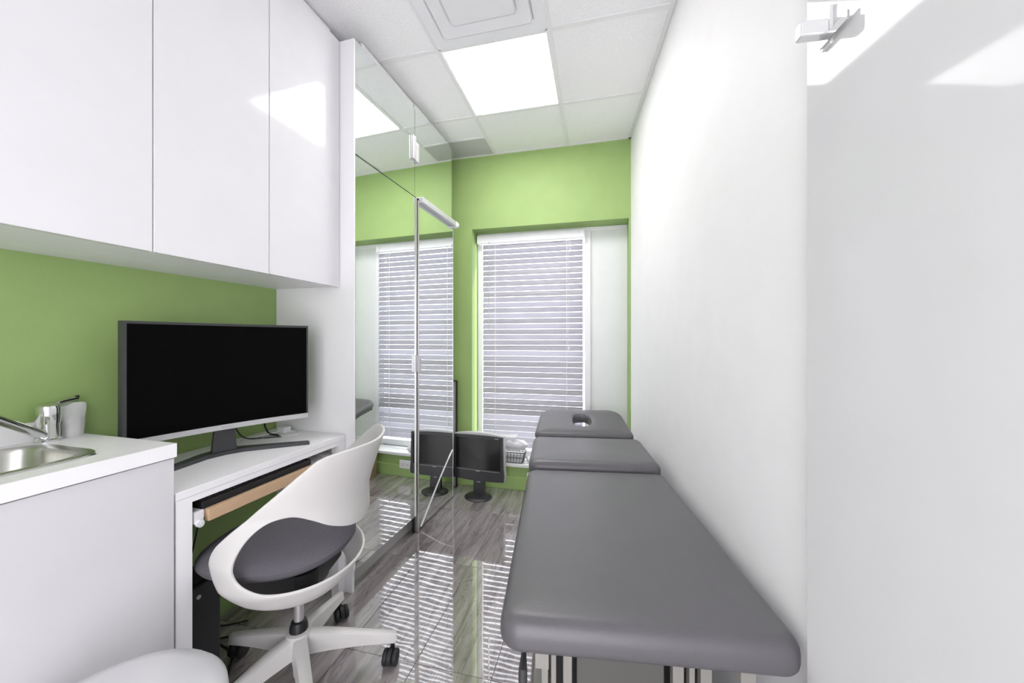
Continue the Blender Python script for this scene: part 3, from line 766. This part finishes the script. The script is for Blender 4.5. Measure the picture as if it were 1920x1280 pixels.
# ------------------------------------------------------------------ treatment table
tt = thing('treatment_table', 'long padded treatment table in dark grey vinyl along the right wall', 'table', (.100, .800, 0), R(7))
def cushion(u0, u1, wn, wf, th, zn, zf, rc_n, rc_f, edge=.026, crown=.006, hole=None, nu=34, nv=30):
    """padded slab from u0 to u1; half-width wn near / wf far, rounded corners, rounded edges"""
    # outline as closed polygon, offset inwards for the rolled edge
    def outline(ins):
        a, b_ = u0+ins, u1-ins; hn, hf = wn-ins, wf-ins
        rn, rf = max(rc_n-ins, .004), max(rc_f-ins, .004); out = []
        for (cx, cy, rr, a0) in ((hn-rn, a+rn, rn, 270), (hf-rf, b_-rf, rf, 0), (-(hf-rf), b_-rf, rf, 90), (-(hn-rn), a+rn, rn, 180)):
            for k in range(9): an = R(a0+90*k/8); out.append(Vector((cx+rr*math.cos(an), cy+rr*math.sin(an))))
        # resample the long sides
        res = []
        for i in range(len(out)):
            p, q = out[i], out[(i+1) % len(out)]; L_ = 14 if (i % 9) == 8 else 1
            for k in range(L_): res.append(p.lerp(q, k/L_))
        return res
    def zt(u): t = (u-u0)/(u1-u0); return zn+(zf-zn)*t
    bm = BM(); loops = []
    e = edge
    for k in range(7):                     # underside edge to top edge, quarter rolls
        an = R(-90+180*k/6) if False else None
    prof = []
    for k in range(5): an = R(-90+90*k/4); prof.append((e*.6*(1-math.cos(an)), -th+e*.6*(1+math.sin(an))))
    for k in range(7): an = R(90*k/6); prof.append((e*(1-math.cos(an)), -e+e*math.sin(an)))
    for ins, dz in prof:
        loops.append([(p.x, p.y, zt(p.y)+dz) for p in outline(ins)])
    # crowned top: inner loops shrink towards the middle
    base = outline(e); cen = Vector((0, (u0+u1)/2))
    hc = Vector(hole[:2]) if hole else cen
    if hole:
        hu, hv = hole[2], hole[3]
        tgt = []
        for p in base:
            d_ = p-hc; an = math.atan2(d_.y/1.0, d_.x/1.0); c_, s_ = math.cos(an), math.sin(an)
            k_ = (abs(c_/hu)**2.6+abs(s_/hv)**2.6)**(-1/2.6); tgt.append(hc+Vector((c_*k_, s_*k_)))
        for t in (.06, .15, .3, .5, .7, .84):
            loops.append([((p.lerp(q, t)).x, (p.lerp(q, t)).y, zt((p.lerp(q, t)).y)+crown*math.sin(min(t*3, 1)*math.pi/2)) for p, q in zip(base, tgt)])
        for gr, dz in ((1.16, .003), (1.06, -.004), (1.0, -.016), (.98, -.03), (1.0, -th)):
            loops.append([(hc.x+(q.x-hc.x)*gr, hc.y+(q.y-hc.y)*gr, zt(q.y)+dz) for q in tgt])
        L = loft(bm, loops + [loops[0]])
        bmesh.ops.remove_doubles(bm, verts=bm.verts, dist=1e-5)
    else:
        for t in (.1, .25, .5, .8): loops.append([(p.lerp(cen, t).x, p.lerp(cen, t).y, zt(p.lerp(cen, t).y)+crown*math.sin(min(t*2, 1)*math.pi/2)) for p in base])
        L = loft(bm, loops); bm.faces.new(L[-1]); bm.faces.new(list(reversed(L[0])))
    bmesh.ops.recalc_face_normals(bm, faces=bm.faces)
    return bm
S1 = (0, .955); S2 = (.968, 1.410)
obj('leg_cushion', cushion(*S1, .315, .312, .075, .612, .612, .050, .045, edge=.036), 'vinyl_grey', tt, smooth=True)
obj('middle_cushion', cushion(*S2, .312, .310, .075, .640, .648, .045, .045, edge=.040), 'vinyl_grey', tt, smooth=True)
hc_ = obj('head_cushion', cushion(0, .372, .308, .285, .054, 0, 0, .040, .110, edge=.028, hole=(0.0, .185, .055, .076)), 'vinyl_grey', tt, smooth=True)
hc_.location = (0, 1.525, .628); hc_.rotation_euler = (R(15), 0, 0)
bm = BM(); add_box(bm, -.25, -.075, .03, .32, -.070, -.0545); add_box(bm, .075, .25, .03, .32, -.070, -.0545)
obj('head_board', bm, 'vinyl_black', hc_)
# backing boards, lift frame
obj('backing_board', box(-.27, .27, .07, .93, .512, .5365), 'vinyl_black', tt)
obj('backing_board', box(-.285, .285, 1.0, 1.38, .540, .5645), 'vinyl_black', tt)
bm = BM()
for x in (-.235, .205): add_box(bm, x, x+.03, .05, 1.36, .472, .512)
for y in (.10, .85, 1.28): add_box(bm, -.205, .205, y, y+.04, .472, .512)
obj('top_frame', bm, 'table_metal', tt)
bm = BM()
for y in (1.02, 1.27): add_box(bm, -.22, .22, y, y+.03, .510, .541)
for x in (-.16, .14): add_tube(bm, [(x+.01, 1.33, .495), (x+.01, 1.55, .545), (x+.01, 1.80, .615)], .009, 8)
obj('back_support', bm, 'table_metal', tt)
for x in (-.205, .175):
    lf = obj('lift_arm', add_tube(BM(), [(x+.015, .16, .49), (x+.015, .70, .075)], .017, 8), 'table_metal', tt)
    obj('lift_arm', add_tube(BM(), [(x+.015, .72, .49), (x+.015, 1.22, .075)], .017, 8), 'table_metal', tt)
for x, w_ in ((-.224, .017), (-.200, .013), (-.170, .022), (.092, .026), (.130, .013), (.156, .026)):
    obj('post', box(x, x+w_, .135, .160, .06, .472, bev=.002), 'table_metal', tt)
obj('added_dark_box', box(-.20, .185, .20, .56, .064, .440, bev=.01), 'vinyl_black', tt)  # added black box that darkens the view between the posts
obj('cover_panel', add_prism(BM(), rrect(-.030, .155, .106, .008, .004, 2), .10, .425), 'table_cover', tt)
bm = BM()
for x in (-.26, .22): add_box(bm, x, x+.04, .06, 1.34, .030, .062, bev=.004)
for y in (.10, 1.22): add_box(bm, -.22, .22, y, y+.05, .030, .062)
obj('base_frame', bm, 'table_metal', tt)
for x in (-.24, .24):
    for y in (.09, 1.30): obj('foot', add_lathe(BM(), [(0, 0), (.026, 0), (.026, .012), (.012, .016), (.012, .032), (0, .032)], 16, Matrix.Translation((x, y, 0))), 'rubber', tt)
hl = obj('hand_lever', add_tube(BM(), [(-.262, .10, .50), (-.262, .055, .497), (-.262, .03, .485), (-.262, .028, .455)], [.006, .006, .010, .010], 10), 'bezel_dark', tt, smooth=True)
obj('lever_bracket', box(-.268, -.205, .09, .12, .485, .511), 'table_metal', tt)

# ------------------------------------------------------------------ monitor standing on the floor
fm = thing('flat_monitor', 'old black flat monitor standing on the floor in front of the green wall', 'monitor', (-.905, 2.690, 0), R(-5))
def panel_outline(w, z0, z1, bow, fl):
    pts = []
    for k in range(13): t = k/12; pts.append((-w+2*w*t, z1 + bow*(1-(2*t-1)**2)))
    pts += [(w+.004, z0+.30*(z1-z0)), (w+.010, z0+.12*(z1-z0)), (w+.006, z0)]
    for k in range(9): t = k/8; pts.append((w-2*w*t, z0-fl*(1-(2*t-1)**2)))
    pts += [(-w-.006, z0), (-w-.010, z0+.12*(z1-z0)), (-w-.004, z0+.30*(z1-z0))]
    out = []
    for p in pts:
        if not out or (abs(p[0]-out[-1][0])+abs(p[1]-out[-1][1])) > 1e-4: out.append(p)
    return out
def slab(poly, y0, y1):
    bm = BM(); add_prism(bm, poly, 0, 1)
    for v in bm.verts: x, z, t = v.co.x, v.co.y, v.co.z; v.co = (x, y0+(y1-y0)*t, z)
    bmesh.ops.recalc_face_normals(bm, faces=bm.faces); return bm
obj('housing', slab(panel_outline(.206, .135, .478, .020, .010), .008, .050), 'bezel_silver', fm)
fb = obj('front_bezel', slab(panel_outline(.203, .138, .474, .006, .010), -.008, .008), 'dark_plastic', fm)
obj('screen', box(-.186, .186, -.0095, -.0082, .222, .455), 'screen_dark', fm)
obj('accent_line', box(-.175, .175, -.0095, -.0082, .209, .2115), 'mark_grey', fm)
obj('logo_mark', box(-.016, .016, -.0095, -.0082, .202, .207), 'mark_grey', fb)
obj('logo_mark', box(.140, .172, -.0095, -.0082, .462, .466), 'mark_grey', fb)
nk = obj('neck', slab([(-.048, .015), (.048, .015), (.040, .17), (-.040, .17)], .0085, .040), 'dark_plastic', fm)
obj('logo_mark', box(-.014, .014, .0072, .0083, .112, .118), 'mark_grey', nk)
bm = add_lathe(BM(), [(0, 0), (.108, 0), (.110, .006), (.098, .015), (.06, .022), (0, .026)], 40)
bmesh.ops.transform(bm, matrix=Matrix.Diagonal((1, .82, 1, 1)), verts=bm.verts); obj('base', bm, 'dark_plastic', fm, smooth=True)

# ------------------------------------------------------------------ things on the sill, outlet, box
bk = thing('wire_basket', 'small grey plastic basket on the window sill', 'basket', (-.690, 2.936, RZ0))
bm = BM()
def wallstrip(bm, P0, P1, Q0, Q1, n, rows=2, th=.003):
    """lattice wall: bottom edge P0-P1, top edge Q0-Q1"""
    P0, P1, Q0, Q1 = map(Vector, (P0, P1, Q0, Q1))
    def at(u, v): return P0.lerp(P1, u).lerp(Q0.lerp(Q1, u), v)
    for k in range(n+1): add_tube(bm, [at(k/n, 0), at(k/n, 1)], th, 4)
    for v in [j/rows for j in range(rows+1)]: add_tube(bm, [at(0, v), at(1, v)], th*1.25, 4)
b0 = [(-.125, -.046, .003), (.090, -.046, .003), (.090, .036, .003), (-.125, .036, .003)]
t0 = [(-.138, -.055, .088), (.108, -.055, .088), (.108, .042, .088), (-.138, .042, .088)]
for k in range(4): wallstrip(bm, b0[k], b0[(k+1) % 4], t0[k], t0[(k+1) % 4], 9 if k % 2 == 0 else 5)
obj('lattice', bm, 'basket_grey', bk)
obj('bottom', add_prism(BM(), [(p[0], p[1]) for p in b0], .0, .004), 'basket_grey', bk)
bm = BM()
for k in range(4): add_tube(bm, [t0[k], t0[(k+1) % 4]], .005, 6)
obj('rim', bm, 'basket_grey', bk)
def crumple(nx, ny, w, d_, amp, seed, z0, tilt_=(0, 0)):
    random.seed(seed); bm = BM(); g = []
    ph = [random.uniform(0, 6.28) for _ in range(6)]
    for j in range(ny+1):
        row = []
        for i in range(nx+1):
            x = -w/2+w*i/nx; y = -d_/2+d_*j/ny
            z = z0 + tilt_[0]*x+tilt_[1]*y + amp*(math.sin(23*x+ph[0]+9*y)+math.sin(37*y+ph[1])+.6*math.sin(61*x-30*y+ph[2])) + random.uniform(-amp, amp)*.6
            row.append(bm.verts.new((x+random.uniform(-.004, .004), y+random.uniform(-.004, .004), z)))
        g.append(row)
    for j in range(ny):
        for i in range(nx): bm.faces.new((g[j][i], g[j][i+1], g[j+1][i+1], g[j+1][i]))
    bmesh.ops.solidify(bm, geom=bm.faces[:], thickness=.0015)
    return bm
def lump(hx, hy, hz, seed, n=22, m=14, amp=.16):
    random.seed(seed); ph = [random.uniform(0, 6.28) for _ in range(9)]
    bm = BM(); bmesh.ops.create_uvsphere(bm, u_segments=n, v_segments=m, radius=1)
    for v in bm.verts:
        d_ = v.co.normalized()
        k_ = 1+amp*(math.sin(5*d_.x+ph[0]+3*d_.z)+math.sin(7*d_.y+ph[1]-4*d_.x)+.7*math.sin(11*d_.z+ph[2]+6*d_.x)+.6*math.sin(15*d_.x+9*d_.y+ph[3]))*.6+random.uniform(-.05, .05)
        v.co = Vector((d_.x*hx, d_.y*hy, max(d_.z*hz*k_, -hz)))
    return bm
p1 = obj('plastic_bag', lump(.128, .038, .044, 3), 'bag_film'); p1.location = (-.680, 2.930, RZ0+.138)
tag(p1, 'crumpled pale plastic bag piled on the basket on the sill', 'bag')
bm = BM(); 
for k in range(5): add_box(bm, -.115+.004*k, .085+.006*k, -.038, .030, .006+.014*k, .017+.014*k, bev=.002)
pp = obj('paper_stack', bm, 'paper'); pp.location = (-.695, 2.934, RZ0); tag(pp, 'stack of white papers packed inside the grey basket', 'paper')
p3 = obj('folded_paper', crumple(8, 5, .17, .060, .003, 9, 0, (.10, .25)), 'paper', smooth=True); p3.location = (-.735, 2.930, RZ0+.205)
tag(p3, 'white folded paper lying on top of the bag over the basket', 'paper')
p2 = obj('plastic_bag', lump(.040, .034, .026, 5), 'bag_film'); p2.location = (-.532, 2.930, RZ0+.026)
tag(p2, 'small pale plastic bag on the sill to the right of the basket', 'bag')

ol = thing('wall_outlet', 'white double wall outlet low on the green wall, seen in the mirror', 'outlet', (-.500, YB-.014, .115))
obj('cover_plate', box(-.558, -.442, YB-.021, YB-.0145, .078, .152, bev=.002), 'outlet_white', ol, world=True)
for x in (-.522, -.478):
    f_ = obj('receptacle', box(x-.017, x+.017, YB-.0235, YB-.021, .100, .130, bev=.002), 'outlet_white', ol, world=True)
    bm = BM(); add_box(bm, x-.008, x-.006, YB-.0242, YB-.0234, .110, .120); add_box(bm, x+.006, x+.008, YB-.0242, YB-.0234, .110, .120); add_box(bm, x-.002, x+.002, YB-.0242, YB-.0234, .103, .107)
    obj('slots', bm, 'outlet_slot', f_, world=True)

bx = thing('cardboard_box', 'brown cardboard box on the floor under the head end of the table', 'box', (-.12, 2.765, 0))
obj('carton', box(-.24, .0, 2.70, 2.83, .0, .215, bev=.002), 'cardboard', bx, world=True)
bm = BM(); add_box(bm, -.24, .0, 2.70, 2.764, .2155, .219); add_box(bm, -.24, .0, 2.766, 2.83, .2155, .219); obj('flap', bm, 'cardboard', bx, world=True)

# ------------------------------------------------------------------ glossy door folded back against the right wall
wa = R(5.25)
dr = bpy.data.objects.new('door_1', None); C.objects.link(dr); dr['kind'] = 'structure'
dr.location = (rwx(.846), .846, 0); dr.rotation_euler = (0, 0, wa)     # local -y runs towards the camera, local -x into the room
dr['label'] = 'glossy white glass door standing open against the right wall'
obj('door_panel', box(-.024, -.012, -.90, 0, .012, 2.30, bev=.001, seg=1), 'door_gloss', dr)
obj('spacer', box(-.012, -.001, -.86, -.05, .03, 2.28), 'white_paint', dr)
hd = obj('patch_fitting', box(-.030, -.024, -.074, -.050, 1.752, 1.822, bev=.002), 'fitting_white', dr)
obj('lock_bar', box(-.076, -.030, -.072, -.052, 1.772, 1.800, bev=.003), 'fitting_white', hd)
obj('clamp_foot', box(-.034, -.0305, -.120, -.052, 1.756, 1.772, bev=.001), 'chrome', hd)

for o in bpy.data.objects:
    if '_left' in o: del o['_left']
